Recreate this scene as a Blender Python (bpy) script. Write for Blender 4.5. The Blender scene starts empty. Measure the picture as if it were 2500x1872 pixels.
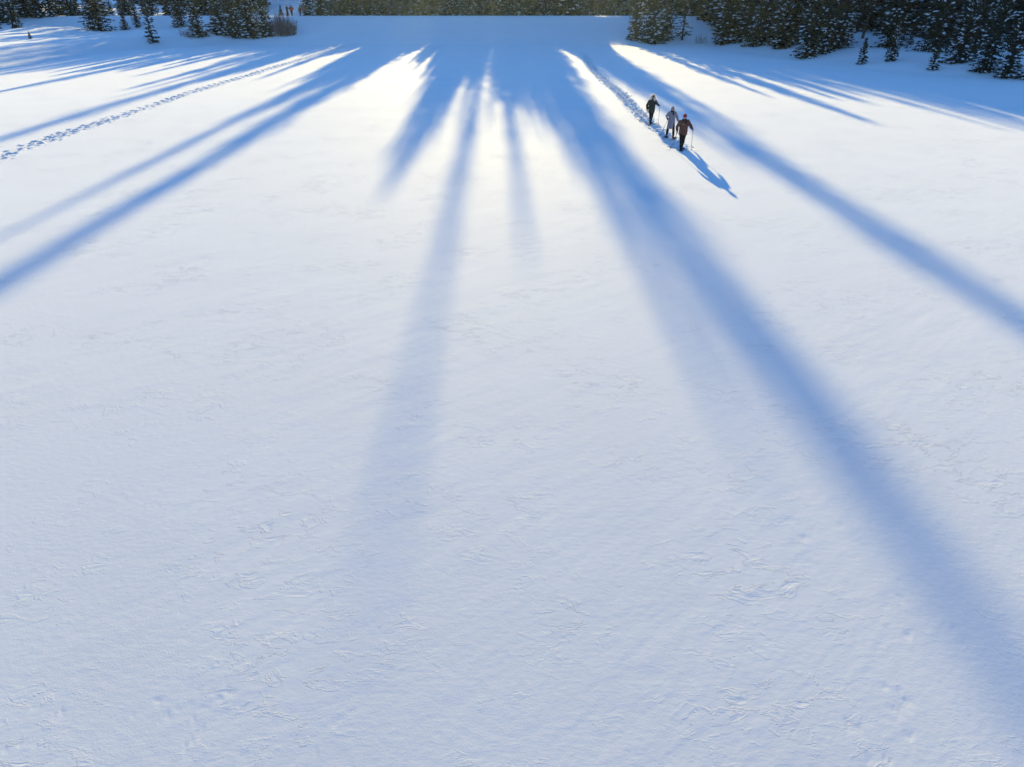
import bpy, bmesh, math, random
import numpy as np
from mathutils import Vector, Matrix

S = bpy.context.scene
COL = S.collection
R = math.radians

# ------------------------------------------------------------------ camera
CAM_H = 7.5
PITCH = math.atan(960 / 1700)
cam = bpy.data.cameras.new('camera')
cam.sensor_width = 36.0
cam.lens = 36.0 * 1700 / 2500
cam.clip_start = 0.1
cam.clip_end = 20000
camo = bpy.data.objects.new('camera', cam)
COL.objects.link(camo)
camo.location = (0, 0, CAM_H)
camo.rotation_euler = (math.pi / 2 - PITCH, 0, 0)
S.camera = camo

# ------------------------------------------------------------------ sky, sun, exposure
SUN_EL = R(10.3)
SUN_AZ = R(1.0)                      # the sun stands a touch left of straight ahead
world = bpy.data.worlds.new('World')
S.world = world
world.use_nodes = True
wn = world.node_tree.nodes
wl = world.node_tree.links
sky = wn.new('ShaderNodeTexSky')
sky.sky_type = 'NISHITA'
sky.sun_disc = False
sky.sun_elevation = SUN_EL
sky.sun_rotation = -SUN_AZ           # 0 = +Y
sky.altitude = 1800
sky.air_density = 1.0
sky.dust_density = 0.0
sky.ozone_density = 5.0
bg = wn['Background']
bg.inputs['Strength'].default_value = 0.12
wl.new(sky.outputs[0], bg.inputs['Color'])

sun = bpy.data.lights.new('sun', 'SUN')
sun.energy = 3.2
sun.angle = R(0.53)
sun.color = (1.0, 0.80, 0.34)
suno = bpy.data.objects.new('sun', sun)
COL.objects.link(suno)
sdir = Vector((-math.sin(SUN_AZ) * math.cos(SUN_EL), math.cos(SUN_AZ) * math.cos(SUN_EL), math.sin(SUN_EL)))
suno.rotation_euler = sdir.to_track_quat('Z', 'Y').to_euler()
suno.location = (0, 60, 60)

S.view_settings.view_transform = 'Standard'
S.view_settings.look = 'None'
S.view_settings.gamma = 1.0
S.view_settings.exposure = 1.25
S.render.engine = 'CYCLES'

# ------------------------------------------------------------------ terrain function
def perlin(x, y, seed=0):
    rs = np.random.RandomState(seed)
    p = rs.permutation(256)
    p = np.concatenate([p, p])
    ang = rs.rand(256) * 2 * math.pi
    gx, gy = np.cos(ang), np.sin(ang)
    xi = np.floor(x).astype(np.int64); yi = np.floor(y).astype(np.int64)
    xf = x - xi; yf = y - yi
    u = xf * xf * xf * (xf * (xf * 6 - 15) + 10)
    v = yf * yf * yf * (yf * (yf * 6 - 15) + 10)
    def gr(ix, iy, dx, dy):
        h = p[(p[ix & 255] + iy) & 255]
        return gx[h] * dx + gy[h] * dy
    a = gr(xi, yi, xf, yf); b = gr(xi + 1, yi, xf - 1, yf)
    c = gr(xi, yi + 1, xf, yf - 1); d = gr(xi + 1, yi + 1, xf - 1, yf - 1)
    return (a * (1 - u) + b * u) * (1 - v) + (c * (1 - u) + d * u) * v

def sstep(a, b, t):
    t = np.clip((t - a) / (b - a), 0, 1)
    return t * t * (3 - 2 * t)

RY = np.array([-50, 0, 40, 60, 71.2, 76.6, 81.6, 93.0, 97.7, 110, 121.3, 140, 400.])
RX = np.array([150, 120, 88, 60, 48.3, 42.4, 38.4, 34.9, 33.2, 31.5, 30.5, 29.5, 29.])
LY = np.array([-50, 0, 40, 65, 82.4, 98.3, 110.9, 117.6, 124.1, 140, 400.])
LX = np.array([-150, -120, -85, -62, -55.5, -55.5, -53.0, -48.0, -42.0, -38, -38.])
CREST_Y, CREST_Z, TOE_Y = 139.0, 3.40, 119.5

def terrain(x, y):
    """height of the snow without the small relief"""
    x = np.asarray(x, float); y = np.asarray(y, float)
    dr = x - np.interp(y, RY, RX)
    dl = np.interp(y, LY, LX) - x
    wob = perlin(x * .07, y * .07, 3) * .55 + perlin(x * .19, y * .19, 4) * .22
    def bank(d, hmax, w, slope):
        dd = np.maximum(d, 0)
        return hmax * (1 - np.exp(-(dd / w) ** 1.5)) + slope * dd
    zr = bank(dr, 1.15, 5.0, .022) + wob * sstep(1, 7, dr)
    zl = bank(dl, 1.45, 3.6, .020) + wob * sstep(1, 7, dl)
    t = np.clip((y - TOE_Y) / (CREST_Y - TOE_Y), 0, 1)
    zd = CREST_Z * (t ** 1.18)
    zd = np.where(y > CREST_Y + 4, CREST_Z - .7 * sstep(CREST_Y + 4, CREST_Y + 9, y), zd)
    hill = sstep(152, 205, y) * (1.9 + .8 * perlin(x * .03, y * .03, 8))
    knoll = 2.9 * sstep(146, 182, y) * sstep(-66, -54, x) * (1 - sstep(-37.5, -34, x))
    zd = zd + np.maximum(hill, knoll) + np.clip((y - 212) * .205, 0, 34)  # last term: rear hillside added, steeper than the sun so it lies shaded
    k = 3.0
    m = np.log(np.exp(k * zr) + np.exp(k * zl) + np.exp(k * zd)) / k - np.log(3) / k
    base = np.maximum(np.maximum(zr, zl), zd)
    w = sstep(.02, .6, base)
    z = base * (1 - w) + np.maximum(m, base) * w
    # gentle, broad swell of the frozen lake
    z = z + .05 * perlin(x * .045, y * .045, 5) * (1 - w)
    return np.minimum(z, 38.0)

TRAILS = [  # centre line points of the trodden tracks (x, y)
    [(9.15, 38.4), (9.1, 40.5), (9.2, 42.5), (8.9, 47.2), (8.85, 54), (9.05, 62), (8.85, 70), (8.7, 80.3), (9.1, 90), (9.5, 98.3), (9.9, 106)],
    [(-26.1, 26), (-26.3, 36.9), (-26.6, 41), (-26.75, 45.4), (-26.55, 51), (-26.7, 57.1), (-26.95, 62), (-26.8, 70), (-26.6, 76.2), (-26.5, 84), (-26.15, 92), (-26.0, 108.6), (-25.4, 119)],
]
def trail_x(i, y):
    t = np.array(TRAILS[i])
    return np.interp(y, t[:, 1], t[:, 0])

def relief(x, y):
    """wind ripples and broken crust of the snow, metres"""
    near = 1 - sstep(22, 70, y)
    a = R(40)
    u = x * math.cos(a) + y * math.sin(a)
    v = -x * math.sin(a) + y * math.cos(a)
    n1 = perlin(u * .5, v * 1.4, 11)
    n2 = perlin(u * 1.3 + 2 * n1, v * 3.6, 12)
    n3 = perlin(u * 3.2, v * 8.0 + n2, 13)
    n4 = perlin(u * 8, v * 15, 14)
    patch = .75 + .9 * perlin(x * .21 + 9, y * .16, 15) + .5 * perlin(x * .7, y * .5, 16)
    rip = (.0036 * n1 + .0023 * n2 + .0013 * n3) * np.clip(patch, .15, 1.5) + .0013 * n4
    return rip * (.25 + .75 * near)

def make_pits():
    """broken wind crust: small shallow pits, steep on the sun's side, in loose clusters"""
    rs = np.random.RandomState(4)
    out = []
    while len(out) < 260:
        y = 4.2 + 34 * rs.rand() ** 1.6
        x = (rs.rand() * 2 - 1) * (.86 * (y + 4))
        c = perlin(np.array([x * .28]), np.array([y * .28]), 21)[0] + .6 * perlin(np.array([x * .9]), np.array([y * .9]), 22)[0]
        if c < .22 and rs.rand() > .035: continue
        k = 1 if c < .22 else rs.randint(1, 4)
        for _ in range(k):
            out.append((x + rs.normal(0, .12), y + rs.normal(0, .15), rs.uniform(.025, .085) * (2.0 if rs.rand() < .14 else 1), rs.uniform(.05, .13), rs.uniform(.002, .006) * (1.5 if rs.rand() < .06 else 1), rs.normal(.2, .35), rs.randint(1000)))
    return out
PITS = make_pits()

def dig_pits(X, Y, Z, yy):
    for cx, cy, L, W, d, ang, sd in PITS:
        r0, r1 = np.searchsorted(yy, cy - .35), np.searchsorted(yy, cy + .3)
        if r1 - r0 < 2: continue
        w = X[r0, -1]
        n = X.shape[1]
        c0 = int((cx - .35 + w) / (2 * w) * (n - 1)) - 3; c1 = int((cx + .35 + w) / (2 * w) * (n - 1)) + 4
        c0, c1 = max(0, c0), min(n, c1)
        if c1 - c0 < 2: continue
        x = X[r0:r1, c0:c1] - cx; y = Y[r0:r1, c0:c1] - cy
        a = x * math.cos(ang) + y * math.sin(ang)
        b = x * math.sin(ang) - y * math.cos(ang) + .03 * np.sin(a * 47 + sd) + .02 * np.sin(a * 90 + sd * 2)
        m = (b > 0) & (b < W) & (np.abs(a) < L)
        Z[r0:r1, c0:c1] -= np.where(m, d * np.maximum(0, 1 - b / W) * np.sqrt(np.maximum(0, 1 - (a / L) ** 2)), 0)

def trench(x, y):
    z = np.zeros_like(x)
    for i, t in enumerate(TRAILS):
        d = np.abs(x - trail_x(i, y))
        z -= .34 * (1 - sstep(.5, .82, d)) * ((y > t[0][1] + .9) & (y < t[-1][1] - .9))
    return z

def H(x, y):
    return float(terrain(np.array([x]), np.array([y]))[0])
# ==END TERRAIN==

# ------------------------------------------------------------------ helpers
def link(name, me, parent=None, mat=None):
    o = bpy.data.objects.new(name, me)
    COL.objects.link(o)
    if parent is not None:
        o.parent = parent
    if mat is not None and me is not None and len(me.materials) == 0:
        me.materials.append(mat)
    return o

def tag(o, label, cat, group=None):
    o['label'] = label
    o['category'] = cat
    if group:
        o['group'] = group
    return o

def empty(name, loc, rz=0.0):
    o = bpy.data.objects.new(name, None)
    o.empty_display_size = .3
    COL.objects.link(o)
    o.location = loc
    o.rotation_euler = (0, 0, rz)
    return o

def mesh_from(name, verts, faces, smooth=False):
    me = bpy.data.meshes.new(name)
    me.from_pydata(verts, [], faces)
    me.update()
    if smooth:
        me.polygons.foreach_set('use_smooth', [True] * len(me.polygons))
    return me

def grid_mesh(name, X, Y, Z, smooth=True):
    ny, nx = X.shape
    co = np.stack([X, Y, Z], -1).reshape(-1, 3)
    i = np.arange((ny - 1) * (nx - 1))
    r = i // (nx - 1); c = i % (nx - 1)
    a = r * nx + c
    f = np.stack([a, a + 1, a + nx + 1, a + nx], -1)
    return co, f

def np_mesh(name, co, f, smooth=True):
    me = bpy.data.meshes.new(name)
    me.vertices.add(len(co))
    me.vertices.foreach_set('co', np.ascontiguousarray(co, dtype=np.float32).ravel())
    n = len(f)
    me.loops.add(n * 4)
    me.polygons.add(n)
    me.polygons.foreach_set('loop_start', np.arange(0, n * 4, 4, dtype=np.int32))
    me.polygons.foreach_set('loop_total', np.full(n, 4, dtype=np.int32))
    me.loops.foreach_set('vertex_index', np.ascontiguousarray(f, dtype=np.int32).ravel())
    me.update(calc_edges=True)
    me.validate()
    if smooth:
        me.polygons.foreach_set('use_smooth', np.ones(len(me.polygons), dtype=bool))
    return me

# ------------------------------------------------------------------ materials
def new_mat(name):
    m = bpy.data.materials.new(name)
    m.use_nodes = True
    nt = m.node_tree
    return m, nt, nt.nodes['Principled BSDF']

def snow_material():
    m, nt, b = new_mat('snow')
    N, Lk = nt.nodes, nt.links
    geo = N.new('ShaderNodeNewGeometry')
    # faint, large variation of the snow's own whiteness
    n0 = N.new('ShaderNodeTexNoise'); n0.inputs['Scale'].default_value = .35; n0.inputs['Detail'].default_value = 4
    Lk.new(geo.outputs['Position'], n0.inputs['Vector'])
    ramp = N.new('ShaderNodeValToRGB')
    ramp.color_ramp.elements[0].position = .3; ramp.color_ramp.elements[0].color = (.84, .85, .86, 1)
    ramp.color_ramp.elements[1].position = .7; ramp.color_ramp.elements[1].color = (.88, .89, .895, 1)
    Lk.new(n0.outputs['Fac'], ramp.inputs['Fac'])
    Lk.new(ramp.outputs['Color'], b.inputs['Base Color'])
    b.inputs['Roughness'].default_value = .8
    b.inputs['Specular IOR Level'].default_value = .05
    b.inputs['Sheen Weight'].default_value = .57
    b.inputs['Sheen Roughness'].default_value = .6
    # grain
    mp = N.new('ShaderNodeMapping'); mp.inputs['Rotation'].default_value = (0, 0, R(-40)); mp.inputs['Scale'].default_value = (6, 14, 10)
    Lk.new(geo.outputs['Position'], mp.inputs['Vector'])
    n1 = N.new('ShaderNodeTexNoise'); n1.inputs['Scale'].default_value = 1.0; n1.inputs['Detail'].default_value = 6; n1.inputs['Roughness'].default_value = .6
    Lk.new(mp.outputs[0], n1.inputs['Vector'])
    n2 = N.new('ShaderNodeTexNoise'); n2.inputs['Scale'].default_value = 55; n2.inputs['Detail'].default_value = 3
    Lk.new(geo.outputs['Position'], n2.inputs['Vector'])
    b1 = N.new('ShaderNodeBump'); b1.inputs['Strength'].default_value = .15; b1.inputs['Distance'].default_value = .02
    Lk.new(n1.outputs['Fac'], b1.inputs['Height'])
    b2 = N.new('ShaderNodeBump'); b2.inputs['Strength'].default_value = .4; b2.inputs['Distance'].default_value = .004
    Lk.new(n2.outputs['Fac'], b2.inputs['Height'])
    # thin broken edges of the wind crust, in patches
    mp3 = N.new('ShaderNodeMapping'); mp3.inputs['Rotation'].default_value = (0, 0, R(-18)); mp3.inputs['Scale'].default_value = (1.9, 3.6, 2.0)
    Lk.new(geo.outputs['Position'], mp3.inputs['Vector'])
    n3 = N.new('ShaderNodeTexNoise'); n3.inputs['Scale'].default_value = 1.0; n3.inputs['Detail'].default_value = 7; n3.inputs['Roughness'].default_value = .62; n3.inputs['Distortion'].default_value = .5
    Lk.new(mp3.outputs[0], n3.inputs['Vector'])
    r3 = N.new('ShaderNodeValToRGB')
    e3 = r3.color_ramp.elements
    e3[0].position = .545; e3[0].color = (0, 0, 0, 1)
    e3[1].position = .72; e3[1].color = (0, 0, 0, 1)
    k3 = e3.new(.562); k3.color = (1, 1, 1, 1)
    Lk.new(n3.outputs['Fac'], r3.inputs['Fac'])
    n4 = N.new('ShaderNodeTexNoise'); n4.inputs['Scale'].default_value = .42; n4.inputs['Detail'].default_value = 4; n4.inputs['Roughness'].default_value = .6
    Lk.new(geo.outputs['Position'], n4.inputs['Vector'])
    r4 = N.new('ShaderNodeMapRange'); r4.inputs['From Min'].default_value = .47; r4.inputs['From Max'].default_value = .66
    Lk.new(n4.outputs['Fac'], r4.inputs['Value'])
    m3 = N.new('ShaderNodeMath'); m3.operation = 'MULTIPLY'
    Lk.new(r3.outputs['Color'], m3.inputs[0]); Lk.new(r4.outputs[0], m3.inputs[1])
    b3 = N.new('ShaderNodeBump'); b3.inputs['Strength'].default_value = .9; b3.inputs['Distance'].default_value = .007
    Lk.new(m3.outputs[0], b3.inputs['Height'])
    Lk.new(b1.outputs[0], b3.inputs['Normal'])
    Lk.new(b3.outputs[0], b2.inputs['Normal'])
    Lk.new(b2.outputs[0], b.inputs['Normal'])
    return m

def clump_snow_material():
    m, nt, b = new_mat('branch_snow')
    b.inputs['Base Color'].default_value = (.66, .68, .72, 1)
    b.inputs['Roughness'].default_value = .7
    return m

def foliage_material(name, c0, c1, c2):
    m, nt, b = new_mat(name)
    N, Lk = nt.nodes, nt.links
    tc = N.new('ShaderNodeTexCoord')
    n = N.new('ShaderNodeTexNoise'); n.inputs['Scale'].default_value = 2.2; n.inputs['Detail'].default_value = 4
    Lk.new(tc.outputs['Object'], n.inputs['Vector'])
    oi = N.new('ShaderNodeObjectInfo')
    ad = N.new('ShaderNodeMath'); ad.operation = 'MULTIPLY_ADD'
    Lk.new(oi.outputs['Random'], ad.inputs[0]); ad.inputs[1].default_value = .3
    Lk.new(n.outputs['Fac'], ad.inputs[2])
    r = N.new('ShaderNodeValToRGB')
    e = r.color_ramp.elements
    e[0].position = .38; e[0].color = (*c0, 1)
    e[1].position = .85; e[1].color = (*c2, 1)
    x = e.new(.6); x.color = (*c1, 1)
    Lk.new(ad.outputs[0], r.inputs['Fac'])
    Lk.new(r.outputs['Color'], b.inputs['Base Color'])
    b.inputs['Roughness'].default_value = .75
    b.inputs['Specular IOR Level'].default_value = .2
    tr = N.new('ShaderNodeBsdfTranslucent')
    Lk.new(r.outputs['Color'], tr.inputs['Color'])
    mx = N.new('ShaderNodeMixShader'); mx.inputs[0].default_value = .15
    Lk.new(b.outputs[0], mx.inputs[1]); Lk.new(tr.outputs[0], mx.inputs[2])
    Lk.new(mx.outputs[0], N['Material Output'].inputs['Surface'])
    return m

def cloth(name, col, rough=.85, scale=30, var=.25):
    m, nt, b = new_mat(name)
    N, Lk = nt.nodes, nt.links
    tc = N.new('ShaderNodeTexCoord')
    n = N.new('ShaderNodeTexNoise'); n.inputs['Scale'].default_value = scale; n.inputs['Detail'].default_value = 3
    Lk.new(tc.outputs['Object'], n.inputs['Vector'])
    r = N.new('ShaderNodeValToRGB')
    r.color_ramp.elements[0].position = .3; r.color_ramp.elements[0].color = (*[c * (1 - var) for c in col], 1)
    r.color_ramp.elements[1].position = .7; r.color_ramp.elements[1].color = (*[min(1, c * (1 + var)) for c in col], 1)
    Lk.new(n.outputs['Fac'], r.inputs['Fac'])
    Lk.new(r.outputs['Color'], b.inputs['Base Color'])
    bp = N.new('ShaderNodeBump'); bp.inputs['Strength'].default_value = .3; bp.inputs['Distance'].default_value = .01
    Lk.new(n.outputs['Fac'], bp.inputs['Height']); Lk.new(bp.outputs[0], b.inputs['Normal'])
    b.inputs['Roughness'].default_value = rough
    b.inputs['Specular IOR Level'].default_value = .25
    return m

M_SNOW = snow_material()
M_CLUMP = clump_snow_material()
M_NEEDLE = foliage_material('spruce_needles', (.026, .033, .019), (.046, .055, .033), (.078, .062, .042))
M_BARK = cloth('bark', (.085, .06, .045), .9, 8, .4)
M_TWIG = cloth('willow_twigs', (.17, .105, .085), .8, 6, .35)

# ------------------------------------------------------------------ snow ground (lake, banks, dam)
def build_ground():
    NX, NY = 720, 1020
    y0 = 4.0
    yy = np.exp(np.linspace(math.log(6.0), math.log(424.0), NY)) - y0
    ss = np.linspace(-.86, .86, NX)
    X = ss[None, :] * (yy[:, None] + y0)
    Y = np.repeat(yy[:, None], NX, 1)
    Z = terrain(X, Y) + relief(X, Y) + trench(X, Y)
    dig_pits(X, Y, Z, yy)
    co, f = grid_mesh('g', X, Y, Z)
    # skirts that carry the snow field out to the horizon
    nv = len(co)
    extra = []; ef = []
    far = 1500.
    left = np.arange(NY) * NX; right = left + NX - 1
    zf = 38.0
    def add(pts):
        k = nv + len(extra)
        extra.extend(pts)
        return k
    Ls = add([(-far * .5 - abs(co[i][1]) * 1.5, co[i][1] * 1.0, min(zf, co[i][2])) for i in left])
    Rs = add([(far * .5 + abs(co[i][1]) * 1.5, co[i][1] * 1.0, min(zf, co[i][2])) for i in right])
    for k in range(NY - 1):
        ef.append((Ls + k, left[k], left[k + 1], Ls + k + 1))
        ef.append((right[k], Rs + k, Rs + k + 1, right[k + 1]))
    top = (NY - 1) * NX + np.arange(NX)
    Ts = add([(co[i][0] * 4, far, 36.0) for i in top])
    Bs = add([(co[i][0] * 30, -800., 0.) for i in range(NX)])
    for k in range(NX - 1):
        ef.append((top[k], top[k + 1], Ts + k + 1, Ts + k))
        ef.append((Bs + k, Bs + k + 1, k + 1, k))
    c = add([(-far, -800., 0.), (far, -800., 0.), (-far, far, 36.), (far, far, 36.)])
    ef += [(c, Bs, 0, Ls), (Bs + NX - 1, c + 1, Rs, NX - 1), (Ls + NY - 1, top[0], Ts, c + 2), (top[-1], Rs + NY - 1, c + 3, Ts + NX - 1)]
    co = np.concatenate([co, np.array(extra)])
    f = np.concatenate([f, np.array(ef)])
    me = np_mesh('snow_ground', co, f)
    o = link('snow_ground', me, None, M_SNOW)
    o['kind'] = 'structure'
    o['label'] = 'wide untouched white snow over the frozen lake, its banks and the dam'
    return o
build_ground()

# ------------------------------------------------------------------ trodden tracks
def build_trail(i, label, seed, width=.42, steplen=.52, deep=1.0):
    rs = np.random.RandomState(seed)
    t = TRAILS[i]
    ya, yb = t[0][1], t[-1][1]
    dv = .062
    n = int((yb - ya) / dv)
    ys = np.linspace(ya, yb, n)
    cs = np.linspace(-1.08, 1.08, 36)
    Y = np.repeat(ys[:, None], len(cs), 1)
    C = np.repeat(cs[None, :], n, 0)
    X = trail_x(i, Y) + C
    g = terrain(X, Y) + relief(X, Y)
    # prints
    dep = np.zeros_like(X)
    rim = np.zeros_like(X)
    y = ya
    k = 0
    tracks = 3 if i == 0 else 2
    for tr in range(tracks):
        y = ya + rs.rand() * .4
        off = rs.normal(0, .1)
        k = 0
        while y < yb:
            cx = off + (.16 if k % 2 else -.16) * rs.uniform(.7, 1.4) + rs.normal(0, .05)
            ly, lx = rs.uniform(.22, .34), rs.uniform(.10, .15)
            d = rs.uniform(.10, .2)
            sl = (Y[:, 0] > y - .8) & (Y[:, 0] < y + .8)
            q = np.sqrt(((C[sl] - cx) / lx) ** 2 + ((Y[sl] - y) / ly) ** 2)
            dep[sl] = np.maximum(dep[sl], d * (1 - sstep(.75, 1.15, q)))
            rim[sl] = np.maximum(rim[sl], rs.uniform(.02, .06) * np.exp(-((q - 1.35) / .28) ** 2))
            y += steplen * rs.uniform(.8, 1.25)
            k += 1
    inside = 1 - sstep(width, width + .35, np.abs(C) + .15 * perlin(X * 2, Y * 1.1, seed))
    clod = np.maximum(0, perlin(X * 4.5, Y * 4.5, seed + 1)) * .13 + np.maximum(0, perlin(X * 9, Y * 9, seed + 2) - .1) * .09
    vary = deep * np.clip(.85 + .8 * perlin(X * .05 + 3, Y * .22, seed + 7), .35, 1.3)
    z = g + (-.06 * inside - dep + rim * inside + clod * inside) * vary
    # flung lumps beside the track
    fl = np.maximum(0, perlin(X * 5, Y * 5, seed + 4) - .38) * .25 * (1 - sstep(.75, 1.0, np.abs(C)))
    z += fl
    edge = sstep(.80, .90, np.abs(C))
    endf = np.maximum(1 - sstep(.15, .75, Y - ya), sstep(-.75, -.15, Y - yb))
    e = np.maximum(edge, endf)
    dive = np.maximum(sstep(.92, 1.08, np.abs(C)), np.maximum(1 - sstep(0, .3, Y - ya), sstep(-.3, 0, Y - yb)))
    z = z * (1 - e) + (g + .008) * e - .05 * dive
    co, f = grid_mesh('t', X, Y, z)
    me = np_mesh('trodden_trail', co, f)
    o = link('trodden_trail', me, None, M_SNOW)
    o['kind'] = 'structure'
    o['label'] = label
    return o
build_trail(0, 'churned line of footprints leading from the dam to the three walkers', 5, .40)
build_trail(1, 'long straight trodden track lying along a tree shadow on the left', 9, .33, .62, .5)

# ------------------------------------------------------------------ spruces
class MB:
    def __init__(s):
        s.v = []; s.f = []
    def kite(s, p, d, side, L, w, tipw=.0):
        k = len(s.v)
        m = p + d * (L * .45)
        s.v += [p, m + side * w, p + d * L, m - side * w]
        s.f.append((k, k + 1, k + 2, k + 3))
    def tube(s, pts, rad, n=6):
        k = len(s.v)
        for i, (p, r) in enumerate(zip(pts, rad)):
            a = pts[min(i + 1, len(pts) - 1)] - pts[max(i - 1, 0)]
            a.normalize()
            ref = Vector((1, 0, 0)) if abs(a.x) < .8 else Vector((0, 1, 0))
            u = a.cross(ref).normalized(); w = a.cross(u)
            for j in range(n):
                t = 2 * math.pi * j / n
                s.v.append(p + (u * math.cos(t) + w * math.sin(t)) * r)
        for i in range(len(pts) - 1):
            for j in range(n):
                j2 = (j + 1) % n
                s.f.append((k + i * n + j, k + i * n + j2, k + (i + 1) * n + j2, k + (i + 1) * n + j))
        s.f.append(tuple(k + j for j in range(n))[::-1])
        s.f.append(tuple(k + (len(pts) - 1) * n + j for j in range(n)))
    def blob(s, c, ax, up, lx, ly, lz, rnd):
        k = len(s.v)
        sd = ax.cross(up).normalized()
        up2 = sd.cross(ax).normalized()
        j = lambda: rnd.uniform(.75, 1.25)
        n = 6
        for t in range(n):
            a = 2 * math.pi * t / n
            s.v.append(c + ax * (math.cos(a) * lx * j()) + sd * (math.sin(a) * ly * j()) - up2 * lz * .3)
        for t in range(n):
            a = 2 * math.pi * (t + .5) / n
            s.v.append(c + ax * (math.cos(a) * lx * .65 * j()) + sd * (math.sin(a) * ly * .65 * j()) + up2 * lz * .7 * j())
        s.v.append(c + up2 * lz)
        s.v.append(c - up2 * lz * .75)
        for t in range(n):
            u = (t + 1) % n
            s.f.append((k + t, k + u, k + n + t)); s.f.append((k + u, k + n + u, k + n + t))
            s.f.append((k + n + t, k + n + u, k + 2 * n)); s.f.append((k + u, k + t, k + 2 * n + 1))
    def mesh(s, name, mat, smooth=False):
        me = mesh_from(name, [tuple(v) for v in s.v], s.f, smooth)
        me.materials.append(mat)
        return me

def make_spruce(seed, Ht, Rad, clear=.25, wh=.36, nbr=9, power=.8, snow=.35, sparse=0.0, spray=.42):
    rnd = random.Random(seed)
    crown, sn, trunk = MB(), MB(), MB()
    bend = .02 if Ht < 20 else .003
    bx, by = rnd.uniform(-bend, bend), rnd.uniform(-bend, bend)
    axis = lambda z: Vector((bx * Ht * math.sin(z / Ht * 2.2), by * Ht * math.sin(z / Ht * 1.9), z))
    pts = [axis(Ht * t) for t in (0, .03, .15, .35, .6, .85, .995)]
    pts[0].z = -.5
    r0 = .011 * Ht + .03
    trunk.tube(pts, [r0 * 1.25, r0 * 1.1, r0 * .9, r0 * .7, r0 * .42, r0 * .17, .008], 7)
    z = clear
    lump = [rnd.uniform(.72, 1.18) for _ in range(int(Ht / .8) + 4)]
    while z < Ht - .12:
        t = (z - clear) / (Ht - clear)
        prof = Rad * ((1 - t) ** power) * (.86 + .14 * min(1, t / .08))
        lp = lump[int(z / .8)]
        n = max(4, int(round(nbr * (1 - .45 * t))))
        a0 = rnd.uniform(0, 6.28)
        for b in range(n):
            if rnd.random() < sparse: continue
            az = a0 + 6.283 * b / n + rnd.uniform(-.3, .3)
            sect = .85 + .22 * math.sin(az * 2 + z * .9 + seed) * math.sin(z * .55 + seed * 1.7)
            L = max(.16, prof * lp * sect * rnd.uniform(.72, 1.12))
            zz = z + rnd.uniform(-.5, .5) * wh
            out = Vector((math.cos(az), math.sin(az), 0))
            e0 = R(18 + 34 * t * t) if t > .35 else R(4)
            droop = (.42 - .5 * t) * rnd.uniform(.7, 1.3)
            o = axis(max(zz, .05))
            nseg = max(2, int(L / .3))
            prev = o
            bp = []
            for q in range(nseg + 1):
                s_ = q / nseg
                dz = math.sin(e0) * L * s_ - droop * L * s_ * s_ * .8 + .10 * L * s_ ** 4
                pz = o + out * (L * s_) + Vector((0, 0, dz))
                pz.z = max(pz.z, .06)
                bp.append(pz)
            side0 = Vector((-out.y, out.x, 0))
            for q in range(nseg):
                p = bp[q]; d = (bp[q + 1] - bp[q]).normalized()
                fr = (q + .5) / nseg
                if fr < .16 and L > .9: continue
                sl = min(spray, .35 * L + .1) * (1.05 - .45 * fr) * rnd.uniform(.8, 1.25)
                for sg in (-1, 1):
                    dd = (d * .75 + side0 * sg * rnd.uniform(.55, 1.0) + Vector((0, 0, rnd.uniform(-.55, .05)))).normalized()
                    roll = Vector((0, 0, 1)).cross(dd).normalized()
                    roll = (roll * rnd.uniform(.4, 1) + Vector((0, 0, 1)) * rnd.uniform(-.9, .9)).normalized()
                    crown.kite(p + d * rnd.uniform(0, .12), dd, roll, sl, sl * rnd.uniform(.26, .42))
                dd = (d * .8 + Vector((0, 0, rnd.uniform(-1.0, -.3)))).normalized()
                crown.kite(p, dd, (side0 * .6 + Vector((0, 0, rnd.uniform(-.4, .4)))).normalized(), sl * 1.0, sl * .36)
            d = (bp[-1] - bp[-2]).normalized()
            tl = min(.45, .3 * L + .12)
            crown.kite(bp[-2], d, (side0 + Vector((0, 0, rnd.uniform(-.8, .8)))).normalized(), (bp[-1] - bp[-2]).length + tl * .7, .1)
            crown.kite(bp[-2], d, (side0 * .3 + Vector((0, 0, 1))).normalized(), (bp[-1] - bp[-2]).length + tl * .5, .08)
            if snow > 0 and L > .3:
                nb = 1 + (rnd.random() < .5) + (L > 1.4)
                for _ in range(nb):
                    if rnd.random() > snow * .62: continue
                    s_ = rnd.uniform(.55, 1.0)
                    q = min(nseg - 1, int(s_ * nseg))
                    c = bp[q].lerp(bp[q + 1], s_ * nseg - q if s_ * nseg - q <= 1 else 1) + side0 * rnd.uniform(-.14, .14) * L * .6 + Vector((0, 0, .05))
                    d = (bp[q + 1] - bp[q]).normalized()
                    sc = rnd.uniform(.55, 1.25) * min(1, .5 + L * .35)
                    sn.blob(c, d, Vector((0, 0, 1)), .27 * sc, .19 * sc, .095 * sc, rnd)
        z += wh * rnd.uniform(.8, 1.2) * (1 - .25 * t)
    top = axis(Ht * .985)
    for k in range(5):
        a = k * 1.25
        crown.kite(top - Vector((0, 0, .35)), Vector((.12 * math.cos(a), .12 * math.sin(a), 1)).normalized(), Vector((math.cos(a + 1.5), math.sin(a + 1.5), 0)), .5, .05)
    return dict(H=Ht, R=Rad, trunk=trunk.mesh('trunk', M_BARK, True), crown=crown.mesh('crown', M_NEEDLE),
                snow=sn.mesh('branch_snow', M_CLUMP, True) if sn.f else None)

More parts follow.
